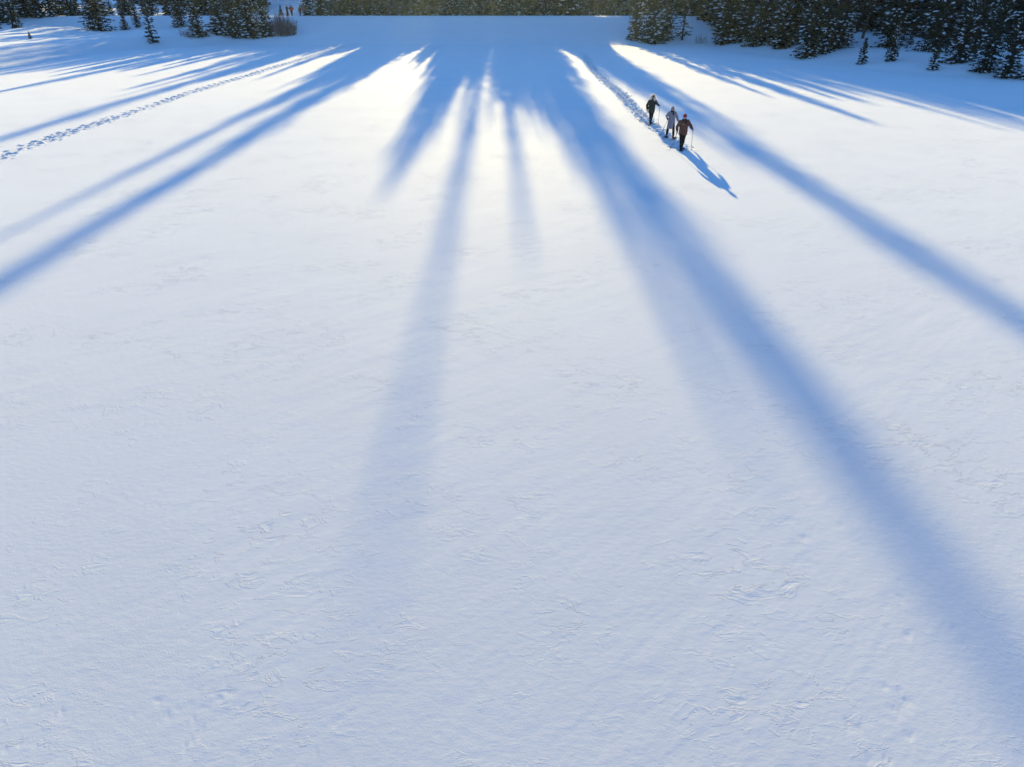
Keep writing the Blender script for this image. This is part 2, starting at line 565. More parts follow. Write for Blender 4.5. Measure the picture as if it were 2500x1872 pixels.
TALL = [make_spruce(100 + i, 22.0, 2.5 + .15 * i, .2, .40, 9, .78, .22) for i in range(4)]
MID = [make_spruce(200 + i, 12.0, 2.5 + .17 * i, .10, .30, 10, .76, .36) for i in range(5)]
SMALL = [make_spruce(300 + i, 6.2, 1.6 + .1 * i, .08, .23, 10, .8, .36, 0, .36) for i in range(4)]
SAPL = [make_spruce(400 + i, 2.9, .8, .05, .17, 8, .85, .42, .05, .24) for i in range(3)]
THIN = [make_spruce(500 + i, 6.2, 1.35, .15, .40, 7, .8, .30, .12, .40) for i in range(2)]
OPEN = [make_spruce(600 + i, 13.0, 2.0, 1.0, .62, 6, .7, .25, .25, .5) for i in range(2)]
BARE = [make_spruce(700, 13.0, 1.7, 3.6, .42, 7, .6, .25, .15, .45)]

FARV = [make_spruce(800 + i, 13.0, 2.8, .2, .55, 8, .76, .30, 0, .8) for i in range(3)]
class FarWood:
    def __init__(s):
        s.parts = {'trunk': [], 'crown': [], 'snow': []}
        s.rnd = random.Random(12)
    def add(s, x, y, h, ws):
        v = FARV[s.rnd.randrange(3)]
        k = h / v['H']; a = s.rnd.uniform(0, 6.28)
        z = H(x, y) - .06
        for key in s.parts:
            me = v[key]
            co = np.empty(len(me.vertices) * 3, np.float32); me.vertices.foreach_get('co', co); co = co.reshape(-1, 3)
            ca, sa = math.cos(a), math.sin(a)
            q = np.stack([(co[:, 0] * ca - co[:, 1] * sa) * k * ws + x, (co[:, 0] * sa + co[:, 1] * ca) * k * ws + y, co[:, 2] * k + z], -1)
            s.parts[key].append((q, [tuple(p.vertices) for p in me.polygons]))
    def build(s, label):
        V, F, M = [], [], []
        n = 0
        for mi, key in enumerate(('crown', 'trunk', 'snow')):
            for q, f in s.parts[key]:
                V.append(q); F += [tuple(i + n for i in p) for p in f]; M += [mi] * len(f); n += len(q)
        me = bpy.data.meshes.new('spruce_wood')
        me.from_pydata(np.concatenate(V).tolist(), [], F)
        for m in (M_NEEDLE, M_BARK, M_CLUMP): me.materials.append(m)
        me.polygons.foreach_set('material_index', M)
        me.update()
        o = link('spruce_wood', me)
        o['kind'] = 'stuff'
        tag(o, label, 'wood')
        return o
tree_count = [0]
def put_tree(kind, x, y, h, label, group=None, wscale=1.0, seed=None, rz=None, name='spruce_tree', sink=.06, tilt=0):
    tree_count[0] += 1
    rnd = random.Random(1000 + tree_count[0] if seed is None else seed)
    v = kind[rnd.randrange(len(kind))]
    o = empty(name, (x, y, H(x, y) - sink), rnd.uniform(0, 6.28) if rz is None else rz)
    s = h / v['H']
    o.scale = (s * wscale, s * wscale, s)
    tag(o, label, 'tree', group)
    link('trunk', v['trunk'], o)
    link('crown', v['crown'], o)
    if v['snow'] is not None:
        link('branch_snow', v['snow'], o)['kind'] = 'stuff'
    return o

TE = math.tan(SUN_EL)
def strip_to_x(xs, yt, yref=30.):
    return xs - math.tan(SUN_AZ) * (yt - yref)

# --- the tall spruces behind the dam whose shadows reach over the lake: (shadow strip x, shadow tip y, depth, crown width)
SPIKES = [(-2.4, 11, 153, .72), (5.85, -3, 158, 1.0), (4.1, 13, 152, .95), (4.95, 15, 150, 1.1), (3.2, 33, 150, .8), (.38, 24, 150, .85), (-5.35, 33, 151, 1.75), (-6.6, 52, 150, .7),
          (-4.3, 43, 149, .9), (-3.3, 49, 151, .75), (-1.1, 47, 151, .75), (-.1, 44, 149, .7), (1.4, 46, 152, .8), (2.1, 44, 149, .8), (-6.4, 40, 149, 1.1), (-5.9, 37, 150, 1.1), (-5.0, 37, 149, 1.0), (4.4, 34, 149, .9), (3.0, 38, 149, .8), (-7.4, 58, 151, .7),
          (-15.2, 2, 153, 1.1), (-13.9, 62, 151, .65), (-16.6, 62, 152, .6), (-18.0, 21, 151, .85), (-19.8, 66, 151, .7), (-29.3, 22, 152, 1.15), (-31.2, 62, 150, .8), (-27.6, 80, 150, .7),
          (13.0, -4, 155, 1.15), (11.4, 38, 150, .95), (10.2, 70, 150, .6), (14.6, 48, 151, .8), (-36.8, 78, 150, .8), (-34.4, 96, 150, .7), (-23.6, 76, 151, .7), (-8.3, 76, 150, .6), (-9.8, 84, 151, .6), (-11.0, 90, 151, .55)]
G_DAM = 'tall spruces behind the dam'
L_DAM = 'tall dark spruce in the dense row behind the crest of the snowy dam'
for xs, tip, yt, ws in SPIKES:
    x = strip_to_x(xs, yt)
    zt = (yt - tip) * TE
    put_tree(TALL if zt > 15 else MID, x, yt, zt - H(x, yt) + .6, L_DAM, G_DAM, ws)

YP = np.array([(-110, 95), (-85, 104), (-78, 112), (-70, 112), (-65, 95), (-60, 72), (-53, 72), (-50, 80), (-47, 97), (-44, 110), (-42, 119), (-40, 120), (-38, 106), (-36.6, 85), (-35, 112), (-33.6, 112), (-31, 85), (-29, 70), (-27.5, 92),
      (-25.8, 114), (-24.6, 112), (-23.4, 100), (-22, 108), (-20.5, 85), (-18, 50), (-16.6, 68), (-15, 48), (-13.6, 90), (-12.6, 117), (-11.2, 92), (-9.6, 86), (-8.4, 82),
      (-7, 62), (-5, 45), (-4, 85), (-3.2, 62), (-2.1, 44), (-1.2, 58), (.5, 46), (1.4, 50), (3.5, 34), (5, 34), (6, 45), (6.7, 80), (7.6, 110), (8.4, 110), (9.3, 95), (10.5, 78),
      (12, 56), (13.6, 55), (14.6, 68), (15.6, 100), (16.2, 121), (19, 119), (21, 112), (22, 105), (24, 92), (25.5, 68), (27, 56), (29.5, 46), (33, 35), (36, 26), (40, 20), (70, 20), (100, 40)], float)
def limit_height(xs, yt, zb, r, hmax):
    best = hmax
    for k in range(-8, 9):
        dx = r * k / 8.0
        lim = (yt - np.interp(xs + dx, YP[:, 0], YP[:, 1])) * TE - zb
        best = min(best, lim / (1 - abs(k) / 8.0 * .93))
    return best
rnd = random.Random(77)
for yt, sp, hm, jit in ((147.2, 1.9, 3.6, .5), (150.5, 2.5, 30, 1.0), (155.0, 2.7, 30, 1.5), (161.0, 3.2, 30, 2.0), (169.0, 4.5, 30, 2.5)):
    x = -37.0
    while x < 31:
        xx = x + rnd.uniform(-.4, .4) * sp
        yy = yt + rnd.uniform(-1, 1) * jit
        x += sp
        if xx < -36.5: continue
        zb = H(xx, yy)
        hm2 = min(hm * rnd.uniform(.75, 1.1), rnd.uniform(15, 20))
        h = limit_height(xx + math.tan(SUN_AZ) * (yy - 60), yy, zb, 2.1 if hm > 10 else 1.1, hm2)
        if h < 1.8: h = rnd.uniform(1.6, 2.4)
        kind = SAPL if h < 3.4 else SMALL if h < 8.5 else MID if h < 15.5 else TALL
        put_tree(kind, xx, yy, h, L_DAM if h > 8.5 else 'young spruce filling the gaps at the foot of the row behind the dam', G_DAM if h > 8.5 else 'young spruces behind the dam', rnd.uniform(.9, 1.2) * (1.15 if kind is SMALL else 1))
# ==TREES==

# --- trees on the right bank: kind, x, y, height, crown width, label
RIGHT = [
 (MID, 19.6, 123.6, 11.0, .85, 'dark bushy spruce at the left end of the clump closing the right of the dam'),
 (MID, 22.0, 121.6, 13.4, 1.05, 'broad spruce standing foremost in the clump at the right end of the dam'),
 (MID, 24.3, 123.2, 11.5, .85, 'spruce at the right side of the clump at the right end of the dam'),
 (OPEN, 27.1, 123.6, 11.0, 1.0, 'thin open spruce with its trunk showing, alone between two clumps'),
 (MID, 32.6, 118.4, 12.5, 1.12, 'wide spruce at the left end of the long right bank clump'),
 (MID, 35.2, 117.2, 11.5, .9, 'spruce right behind the wide one at the left end of the long right bank clump'),
 (MID, 37.2, 114.5, 12.5, 1.0, 'dark spruce in the hollow of the long right bank clump'),
 (SMALL, 36.2, 103.8, 7.5, 1.0, 'small spruce leaning out to the left of the foremost spruce of the long clump'),
 (MID, 36.5, 94.6, 10.5, .92, 'snow flecked spruce reaching farthest onto the lake in the long right bank clump'),
 (MID, 38.8, 96.2, 11.5, .85, 'spruce hard behind the foremost one of the long right bank clump'),
 (MID, 41.2, 97.4, 11.5, .8, 'spruce at the right end of the long clump, beside the open snow'),
 (BARE, 47.7, 105.6, 12.5, 1.0, 'high crowned conifer on a thin bare trunk in the gap of the right bank'),
 (SAPL, 39.1, 85.5, 2.6, .85, 'lone young spruce on the open right bank below the bare trunk'),
 (MID, 46.6, 95.0, 12.5, .76, 'slim tall spruce behind a smaller one, right of the gap in the bank trees'),
 (SMALL, 41.7, 84.2, 4.2, .72, 'small snowy spruce in front of the slim tall one right of the gap'),
 (SAPL, 49.6, 96.3, 1.9, .9, 'tiny spruce on the snow slope between two large dark spruces'),
 (MID, 48.3, 88.0, 12.5, .85, 'large dark spruce on the right bank behind a lone sapling'),
 (SAPL, 43.3, 78.3, 2.6, .85, 'lone sapling on the shore in front of the large dark right bank spruce'),
 (SMALL, 46.4, 79.4, 6.8, .85, 'spruce with drooping skirts just right of the shore sapling'),
 (MID, 51.5, 86.0, 11.0, .75, 'spruce crowded in behind the drooping one on the right bank'),
 (MID, 46.8, 75.2, 9.5, .72, 'snow laden spruce at the water line, second from the right edge'),
 (SMALL, 47.7, 73.0, 6.0, .85, 'narrow pointed spruce at the shore near the right edge of the picture'),
 (SMALL, 49.2, 71.6, 5.2, .8, 'half seen spruce at the shore cut by the right edge of the picture'),
]
for kind, x, y, h, ws, lab in RIGHT:
    put_tree(kind, x, y, h, lab, None, ws * (1.08 if kind is MID else 1.05))

LEFT = [
 (MID, -67.2, 126.5, 11.5, 1.12, 'large dark spruce standing alone on the hump of the left bank'),
 (SMALL, -64.6, 130.4, 4.6, .62, 'slender young spruce just right of the large lone spruce'),
 (SMALL, -63.2, 132.0, 4.9, .72, 'second slender spruce from the large lone one, set back a little'),
 (THIN, -53.0, 114.3, 6.6, 1.0, 'thin airy spruce with separate tiers, lowest on the left bank'),
 (MID, -56.3, 132.5, 9.5, .75, 'snow dusted spruce up the bank, left of the spindly one'),
 (THIN, -51.5, 126.5, 7.0, .8, 'spindly spruce between the dusted spruce and the big left clump'),
 (SMALL, -48.9, 121.3, 6.4, .95, 'spruce with snowy tiers at the left end of the big left clump'),
 (SMALL, -46.8, 125.0, 7.6, 1.2, 'bushy spruce second from the left in the big left clump'),
 (MID, -44.3, 125.4, 12.0, .72, 'tallest spruce in the middle of the big left clump'),
 (SMALL, -42.0, 125.6, 7.4, 1.25, 'bushy snow specked spruce right of the tallest in the big left clump'),
 (SMALL, -40.0, 126.2, 6.4, 1.1, 'spruce at the right end of the big left clump, beside the bare shrub'),
 (SMALL, -43.2, 128.5, 7.2, 1.2, 'spruce hidden behind the middle of the big left clump'),
 (SMALL, -46.0, 128.5, 7.4, 1.2, 'spruce hidden behind the left half of the big left clump'),
 (SMALL, -78.6, 123.8, 6.0, .9, 'spruce at the far left, foremost of its row on the upper bank'),
 (SAPL, -65.8, 106.0, .9, 1.25, 'tiny spruce seedling poking from the sunlit ridge on the left bank'),
 (SAPL, -80.7, 123.0, 1.0, 1.6, 'tiny spruce seedling near the left edge of the picture'),
 (SAPL, -42.0, 143.2, 1.7, 1.3, 'small sapling behind the bare shrub, left of the standing group'),
 (SAPL, -40.9, 143.6, 1.5, .8, 'lower sapling just right of another behind the bare shrub'),
 (MID, -34.9, 143.6, 11.0, 1.0, 'spruce on the dam crest right beside the standing group'),
]
for kind, x, y, h, ws, lab in LEFT:
    put_tree(kind, x, y, h, lab, None, ws)

rnd = random.Random(5)
for x, y, h in [(-87, 134, 9), (-85.5, 139, 8), (-83.3, 138.5, 7), (-81.5, 139.5, 6.5), (-79.5, 142, 6), (-90, 137, 10), (-93, 131, 10), (-86.5, 129, 7), (-76, 146, 9), (-73, 149, 10),
                (-88.5, 143, 11), (-83.5, 146, 11), (-79, 150, 12), (-70, 152, 11), (-92, 146, 12)]:
    put_tree(SMALL if h < 8.5 else MID, x, y, h, 'snow flecked spruce in the row along the upper left bank', 'spruces on the upper left bank', rnd.uniform(.9, 1.15))
wood = FarWood()
for k in range(30):
    x, y = -100 + 66 * ((k * .618) % 1), 180 + 24 * ((k * .377) % 1)
    wood.add(x, y, max(4., limit_height(x + 2, y, H(x, y), 2.0, rnd.uniform(9, 15))), rnd.uniform(.95, 1.2))
for row, (yt, sp, xa, xb) in enumerate(((146, 4.2, -100, -66), (156, 3.4, -100, -56), (161, 2.3, -64, -49.5), (166, 2.6, -66, -50), (187, 2.2, -58, -33), (193, 2.6, -62, -30))):
    x = xa + row * .5
    while x < xb:
        xx, yy = x + rnd.uniform(-1, 1), yt + rnd.uniform(-3, 3)
        x += sp
        h = limit_height(xx + 1.4, yy, H(xx, yy), 2.0, rnd.uniform(11, 17))
        if h >= 3: wood.add(xx, yy, h, rnd.uniform(.9, 1.15))
wood.build('dark wood of spruces on the slope behind the left bank')
pts = [(29.5, 150), (34, 148), (38, 142), (41, 150), (44, 138), (42.5, 128), (47.5, 126), (51, 121), (55.5, 116), (58, 108), (57, 97), (61, 101), (60, 92), (63.5, 94.5), 
       (63, 87), (66, 90), (61, 79.5), (65, 83), (70, 92), (49.5, 133), (55, 128), (60, 120), (64, 110), (67, 101), (72, 104), (69, 113), (50, 145), (57, 138), (63, 130), (70, 122), (76, 112), (54.5, 93.5), (39.5, 121), (39.8, 101), (42.6, 101.5), (37.8, 106.5), (35.2, 110.5), (39.5, 110)]
for i, (x, y) in enumerate(pts):
    h = min(rnd.uniform(10, 15), limit_height(x + 1.2, y, H(x, y), 1.8, 20))
    if h < 4: continue
    put_tree(MID if h > 8 else SMALL, x, y, h, 'dark spruce in the wood behind the front trees of the right bank', 'spruces in the right bank wood', rnd.uniform(.85, 1.1))
wood = FarWood()
for row, (yt, sp, xa, xb) in enumerate(((113, 3.4, 60, 88), (125, 2.3, 36, 90), (133, 2.5, 35.5, 92), (141, 3.2, 35, 92), (152, 4.0, 30, 92), (165, 4.4, 30, 92), (180, 3.6, 24, 80), (192, 4.0, 20, 90))):
    x = xa + row * .4
    while x < xb:
        xx, yy = x + rnd.uniform(-1, 1), yt + rnd.uniform(-3, 3)
        x += sp
        if yy < 146 and xx < 35.6: continue
        h = limit_height(xx + 1.4, yy, H(xx, yy), 2.0, rnd.uniform(15, 21))
        if h >= 3: wood.add(xx, yy, h, rnd.uniform(.9, 1.15))
for xx, yy in ((36.3, 127), (35.4, 133), (34.6, 137.5), (37.3, 131), (33.4, 143), (36.5, 144), (38.4, 128), (34.6, 146), (15.2, 178), (17.0, 175), (18.2, 180), (19.6, 176), (21.5, 179)):
    wood.add(xx, yy, limit_height(xx + 1.3, yy, H(xx, yy), 1.8, 20), 1.05)
wood.build('dark wood of spruces filling the background behind the right bank trees')

# ------------------------------------------------------------------ bare shrubs
def make_shrub(name, x, y, hgt, rad, n, label, seed, mat, side=3, thick=.011, spread=.35):
    rnd = random.Random(seed)
    st, tw = MB(), MB()
    for k in range(n):
        a = rnd.uniform(0, 6.28); r = rad * math.sqrt(rnd.random())
        b = Vector((r * math.cos(a) * 1.0, r * math.sin(a) * .55, 0))
        b.z = H(x + b.x, y + b.y) - H(x, y) - .05
        L = hgt * rnd.uniform(.6, 1.06) * (1 - .36 * (r / rad) ** 3) * (.92 + .12 * math.sin(b.x * 2.3 + seed))
        lean = Vector((b.x * spread * .35 + rnd.uniform(-.12, .12), b.y * spread * .3 + rnd.uniform(-.12, .12), 1)).normalized()
        p1 = b + lean * L * .5
        p2 = b + (lean + Vector((rnd.uniform(-.12, .12), rnd.uniform(-.12, .12), 0))) * L
        st.tube([b, p1, p2], [thick * 1.5, thick, thick * .35], 3)
        for q in range(side):
            t = rnd.uniform(.3, .95)
            o = b.lerp(p2, t)
            d = (lean * .9 + Vector((rnd.uniform(-.6, .6), rnd.uniform(-.6, .6), .2))).normalized()
            tw.tube([o, o + d * L * .28], [thick * .7, thick * .3], 3)
    o = empty(name, (x, y, H(x, y)))
    tag(o, label, 'shrub')
    link('stems', st.mesh('stems', mat), o)['kind'] = 'stuff'
    link('twigs', tw.mesh('twigs', mat), o)['kind'] = 'stuff'
    return o
make_shrub('willow_shrub', -37.7, 127.0, 3.1, 2.5, 430, 'dense reddish grey leafless shrub of upright stems at the left end of the dam', 1, M_TWIG, 5, .014)
make_shrub('bare_shrub', -50.2, 119.6, 1.3, .95, 60, 'low leafless bush in front of the snowy tiered spruce on the left bank', 2, M_TWIG, 4, .008, .8)
make_shrub('bare_shrub', 29.6, 121.2, 1.5, 1.0, 50, 'low leafless bush on the shore between the open spruce and the wide spruce', 3, M_TWIG, 4, .008, .6)
make_shrub('bare_shrub', 44.6, 80.9, 1.0, .5, 12, 'few thin bare stems on the right bank left of the shore sapling', 4, M_TWIG, 2, .012, .6)

# ------------------------------------------------------------------ people
def tube_bm(V, F, pts, rad, n=12):
    """closed tapered tube; rad = r or (rx, ry)"""
    k = len(V)
    pts = [Vector(p) for p in pts]
    N = len(pts)
    for i in range(N):
        a = (pts[min(i + 1, N - 1)] - pts[max(i - 1, 0)]).normalized()
        ref = Vector((0, 1, 0)) if abs(a.y) < .85 else Vector((0, 0, 1))
        u = ref.cross(a).normalized(); w = a.cross(u).normalized()
        r = rad[i]
        ra, rb = (r, r) if not isinstance(r, tuple) else r
        for j in range(n):
            t = 2 * math.pi * j / n
            V.append(pts[i] + u * (math.cos(t) * ra) + w * (math.sin(t) * rb))
    for i in range(N - 1):
        for j in range(n):
            j2 = (j + 1) % n
            F.append((k + i * n + j, k + i * n + j2, k + (i + 1) * n + j2, k + (i + 1) * n + j))
    F.append(tuple(range(k + n - 1, k - 1, -1)))
    F.append(tuple(range(k + (N - 1) * n, k + N * n)))

def ball_bm(V, F, c, r, n=12, m=8):
    c = Vector(c)
    rx, ry, rz = r if isinstance(r, tuple) else (r, r, r)
    k = len(V)
    V.append(c - Vector((0, 0, rz)))
    for i in range(1, m):
        ph = -math.pi / 2 + math.pi * i / m
        for j in range(n):
            t = 2 * math.pi * j / n
            V.append(c + Vector((rx * math.cos(ph) * math.cos(t), ry * math.cos(ph) * math.sin(t), rz * math.sin(ph))))
    V.append(c + Vector((0, 0, rz)))
    last = len(V) - 1
    for j in range(n):
        j2 = (j + 1) % n
        F.append((k, k + 1 + j2, k + 1 + j))
        F.append((last, last - n + j, last - n + j2))
        for i in range(m - 2):
            a = k + 1 + i * n
            F.append((a + j, a + j2, a + n + j2, a + n + j))

def fused(name, V, F, voxel, mat, smooth=2, noise=0.0):
    """fuse overlapping closed shapes into one continuous skin"""
    me = mesh_from(name, [tuple(v) for v in V], F)
    o = bpy.data.objects.new('tmp', me)
    COL.objects.link(o)
    m = o.modifiers.new('r', 'REMESH'); m.mode = 'VOXEL'; m.voxel_size = voxel; m.use_smooth_shade = True
    s_ = o.modifiers.new('s', 'SMOOTH'); s_.factor = .5; s_.iterations = smooth
    dg = bpy.context.evaluated_depsgraph_get()
    out = bpy.data.meshes.new_from_object(o.evaluated_get(dg))
    out.name = name
    bpy.data.objects.remove(o); bpy.data.meshes.remove(me)
    if noise:
        n = len(out.vertices); co = np.empty(n * 3, np.float32); out.vertices.foreach_get('co', co); co = co.reshape(-1, 3)
        nr = np.empty(n * 3, np.float32); out.vertices.foreach_get('normal', nr); nr = nr.reshape(-1, 3)
        d = perlin(co[:, 0] * 9 + co[:, 1] * 5, co[:, 2] * 13, 3) + .6 * perlin(co[:, 0] * 21 + 4, co[:, 2] * 25 + co[:, 1] * 17, 6)
        out.vertices.foreach_set('co', (co + nr * (d * noise)[:, None]).astype(np.float32).ravel())
    out.polygons.foreach_set('use_smooth', [True] * len(out.polygons))
    out.materials.clear(); out.materials.append(mat)
    return out

def hand_shape(V, F, wrist, grip, axis, bulk=1.0):
    """a hand closed round a shaft: palm, four unequal fingers curling round it, thumb from the palm's side"""
    wrist, grip, axis = Vector(wrist), Vector(grip), Vector(axis).normalized()
    back = (wrist - grip); back = (back - axis * back.dot(axis))
    if back.length < 1e-3: back = Vector((0, 1, 0))
    back.normalize()
    sd = axis.cross(back).normalized()
    palm = grip + back * .034
    tube_bm(V, F, [wrist, wrist.lerp(palm, .5), palm + axis * .004, palm - back * .012], [(.030 * bulk, .026 * bulk), (.033 * bulk, .026 * bulk), (.040 * bulk, .024 * bulk), (.034 * bulk, .018 * bulk)], 10)
    for i, (off, span, r) in enumerate(((.034, 230, .0105), (.012, 250, .011), (-.010, 240, .0105), (-.031, 205, .009))):
        pts, rad = [], []
        for q in range(7):
            a = R(-35 + (span) * q / 6)
            rr = .026 * bulk
            pts.append(grip + axis * (off * bulk) + back * (math.cos(a) * rr) + sd * (math.sin(a) * rr))
            rad.append(r * bulk * (1.1 - .07 * q + (.06 if q in (2, 4) else 0)))
        tube_bm(V, F, pts, rad, 8)
    pts, rad = [], []
    for q in range(5):
        a = R(25 - 42 * q)
        pts.append(grip + axis * ((.03 + .008 * q) * bulk) + back * (math.cos(a) * .03 * bulk) + sd * (math.sin(a) * .03 * bulk))
        rad.append(.0125 * bulk * (1.1 - .08 * q))
    tube_bm(V, F, pts, rad, 8)

M_SKIN = cloth('skin', (.42, .25, .18), .55, 20, .08)
M_DARKEYE = cloth('eye', (.03, .025, .02), .3, 10, .1)
M_LIP = cloth('lip', (.30, .11, .09), .6, 10, .1)
M_POLE = cloth('pole_shaft', (.10, .10, .11), .4, 10, .2)
M_GRIP = cloth('pole_grip', (.03, .03, .03), .7, 30, .2)
M_SHOE = cloth('snowshoe_deck', (.05, .055, .065), .6, 15, .3)

def build_person(loc, label, scale=1.0, rz=0.0, group=None, coat=(.05, .05, .05), trousers=(.02, .02, .025), glove=(.4, .4, .4), hair=(.03, .02, .015),
                 arms=None, legs=None, hem=.80, hat=None, hood=None, scarf=None, snowshoes=True, voxel=.016, flare=1.0, headturn=0.0, emblem=None, boots=(.03, .03, .035), lean=0.0, puff=1.0):
    root = empty('person', loc, rz)
    root.scale = (scale, scale, scale)
    tag(root, label, 'person', group)
    arms = arms or {}
    legs = legs or {}
    A = {}
    for sg in (-1, 1):
        A[sg] = arms.get(sg, ((.29 * sg, .02, 1.16), (.30 * sg, -.06, .92)))
    LG = {}
    for sg in (-1, 1):
        LG[sg] = legs.get(sg, ((.10 * sg, -.04, .50), (.10 * sg, .0, .10)))
    hz = 1.60
    hx, hy = 0.0, -.02 - lean
    # body, one skin
    V, F = [], []
    tube_bm(V, F, [(0, 0, .86), (0, 0, .95), (0, 0, 1.10), (0, -lean * .5, 1.25), (0, -lean * .7, 1.38), (0, -lean * .8, 1.46), (0, -lean * .9, 1.50)],
            [(.14, .10), (.165, .115), (.145, .10), (.16, .11), (.18, .11), (.13, .085), (.06, .06)], 14)
    tube_bm(V, F, [(0, -lean * .9, 1.46), (0, hy + .02, 1.58)], [.058, .054], 10)
    ball_bm(V, F, (hx, hy, hz + .035), (.074, .092, .115), 14, 10)
    ball_bm(V, F, (hx, hy - .02, hz - .03), (.056, .066, .066), 12, 8)
    tube_bm(V, F, [(hx, hy - .085, hz + .045), (hx, hy - .104, hz + .012), (hx, hy - .088, hz + .004)], [.012, .018, .014], 8)
    for sg in (-1, 1):
        ball_bm(V, F, (hx + sg * .076, hy + .01, hz + .02), (.012, .022, .032), 8, 6)
        e, w = A[sg]
        sh = (sg * .185, -lean * .75, 1.42)
        tube_bm(V, F, [(sg * .10, -lean * .7, 1.42), sh, Vector(sh).lerp(Vector(e), .5), e, Vector(e).lerp(Vector(w), .5), w], [.06, .062, .052, .042, .038, .028], 10)
        k, an = LG[sg]
        hip = (sg * .09, 0, .92)
        tube_bm(V, F, [hip, Vector(hip).lerp(Vector(k), .45), k, Vector(k).lerp(Vector(an), .35), an], [.088, .08, .056, .054, .036], 10)
        tube_bm(V, F, [Vector(an) + Vector((0, .04, -.05)), Vector(an) + Vector((0, -.05, -.055)), Vector(an) + Vector((sg * .015, -.15, -.07))], [.038, .042, .03], 8)
    body = link('body', fused('body', V, F, voxel * .8, M_SKIN), root)
    # eyes and mouth
    if voxel < .02:
        for sg in (-1, 1):
            V, F = [], []
            ball_bm(V, F, (hx + sg * .030, hy - .083, hz + .040), (.013, .008, .009), 8, 6)
            link('eye', mesh_from('eye', [tuple(v) for v in V], F, True), root, M_DARKEYE)
        V, F = [], []
        tube_bm(V, F, [(hx - .024, hy - .080, hz - .032), (hx, hy - .090, hz - .034), (hx + .024, hy - .080, hz - .032)], [.004, .0075, .004], 8)
        link('mouth', mesh_from('mouth', [tuple(v) for v in V], F, True), root, M_LIP)
    # hair
    V, F = [], []
    ball_bm(V, F, (hx, hy + .022, hz + .045), (.084, .092, .118), 14, 10)
    if not (hat and hat.get('short')):
        ball_bm(V, F, (hx, hy + .055, hz - .04), (.085, .055, .09), 12, 8)
    link('hair', fused('hair', V, F, voxel * .8, cloth('hair', hair, .6, 40, .3)), root)
    # trousers
    mt = cloth('trousers', trousers, .85, 18, .25)
    V, F = [], []
    tube_bm(V, F, [(0, 0, .80), (0, 0, .90), (0, 0, 1.02)], [(.165, .125), (.18, .135), (.165, .12)], 14)
    for sg in (-1, 1):
        k, an = LG[sg]
        hip = (sg * .09, 0, .92)
        tube_bm(V, F, [hip, Vector(hip).lerp(Vector(k), .45), k, Vector(k).lerp(Vector(an), .4), Vector(an) + Vector((0, 0, .03))], [.112, .102, .080, .078, .070], 12)
    link('trousers', fused('trousers', V, F, voxel, mt, 2, .006), root)
    # boots and snowshoes
    mb = cloth('boots', boots, .6, 20, .2)
    for sg in (-1, 1):
        k, an = LG[sg]
        an = Vector(an)
        V, F = [], []
        tube_bm(V, F, [an + Vector((0, .01, .14)), an + Vector((0, .01, .02)), an + Vector((0, .0, -.05))], [.062, .058, .055], 10)
        tube_bm(V, F, [an + Vector((0, .055, -.055)), an + Vector((0, -.06, -.055)), an + Vector((sg * .02, -.175, -.065))], [(.046, .045), (.052, .045), (.04, .03)], 10)
        link('boot', fused('boot', V, F, voxel, mb, 1), root)
        if snowshoes:
            V, F = [], []
            c = an + Vector((sg * .02, -.06, -.105))
            n = 18
            ring = [c + Vector((.105 * math.cos(6.2832 * q / n), -.33 * math.sin(6.2832 * q / n) * (1 if q < n / 2 else 1.1), .015 + .05 * max(0, math.sin(6.2832 * q / n)) ** 4)) for q in range(n + 1)]
            k0 = len(V)
            for p in ring[:-1]: V.append(p)
            for p in ring[:-1]: V.append(p - Vector((0, 0, .014)))
            F.append(tuple(range(n))); F.append(tuple(range(2 * n - 1, n - 1, -1)))
            for q in range(n): F.append((q, (q + 1) % n, n + (q + 1) % n, n + q)[::-1])
            for q in range(n):
                tube_bm(V, F, [ring[q], ring[q + 1]], [.012, .012], 6)
            for yy in (-.10, .06):
                tube_bm(V, F, [c + Vector((-.09, yy, .025)), c + Vector((0, yy, .10)), c + Vector((.09, yy, .025))], [.012, .012, .012], 6)
            link('snowshoe', mesh_from('snowshoe', [tuple(v) for v in V], F, False), root, M_SHOE)
    # coat
    mc = cloth('coat', coat, .8, 14, .22)
    V, F = [], []
    pf = puff
    tube_bm(V, F, [(0, .005, hem), (0, .005, hem + .08), (0, 0, 1.02), (0, -lean * .3, 1.12), (0, -lean * .5, 1.25), (0, -lean * .7, 1.38), (0, -lean * .8, 1.47), (0, -lean * .9, 1.53)],
            [(.215 * flare, .165 * flare), (.212 * flare, .165 * flare), (.205 * pf, .155 * pf), (.195 * pf, .145 * pf), (.21 * pf, .15 * pf), (.215 * pf, .145 * pf), (.15, .115), (.085, .085)], 16)
    for sg in (-1, 1):
        e, w = A[sg]
        sh = (sg * .19, -lean * .75, 1.415)
        tube_bm(V, F, [(sg * .08, -lean * .7, 1.42), sh, Vector(sh).lerp(Vector(e), .5), e, Vector(e).lerp(Vector(w), .55), Vector(e).lerp(Vector(w), .97)], [.085, .092 * pf, .082 * pf, .074 * pf, .066 * pf, .056], 12)
    if hood:
        tube_bm(V, F, [(0, .01 - lean, 1.47), (0, .045 - lean, 1.54), (0, .07 - lean, 1.58)], [(.10, .10), (.115, .095), (.10, .07)], 12)
    link('coat', fused('coat', V, F, voxel, mc, 2, .010), root)
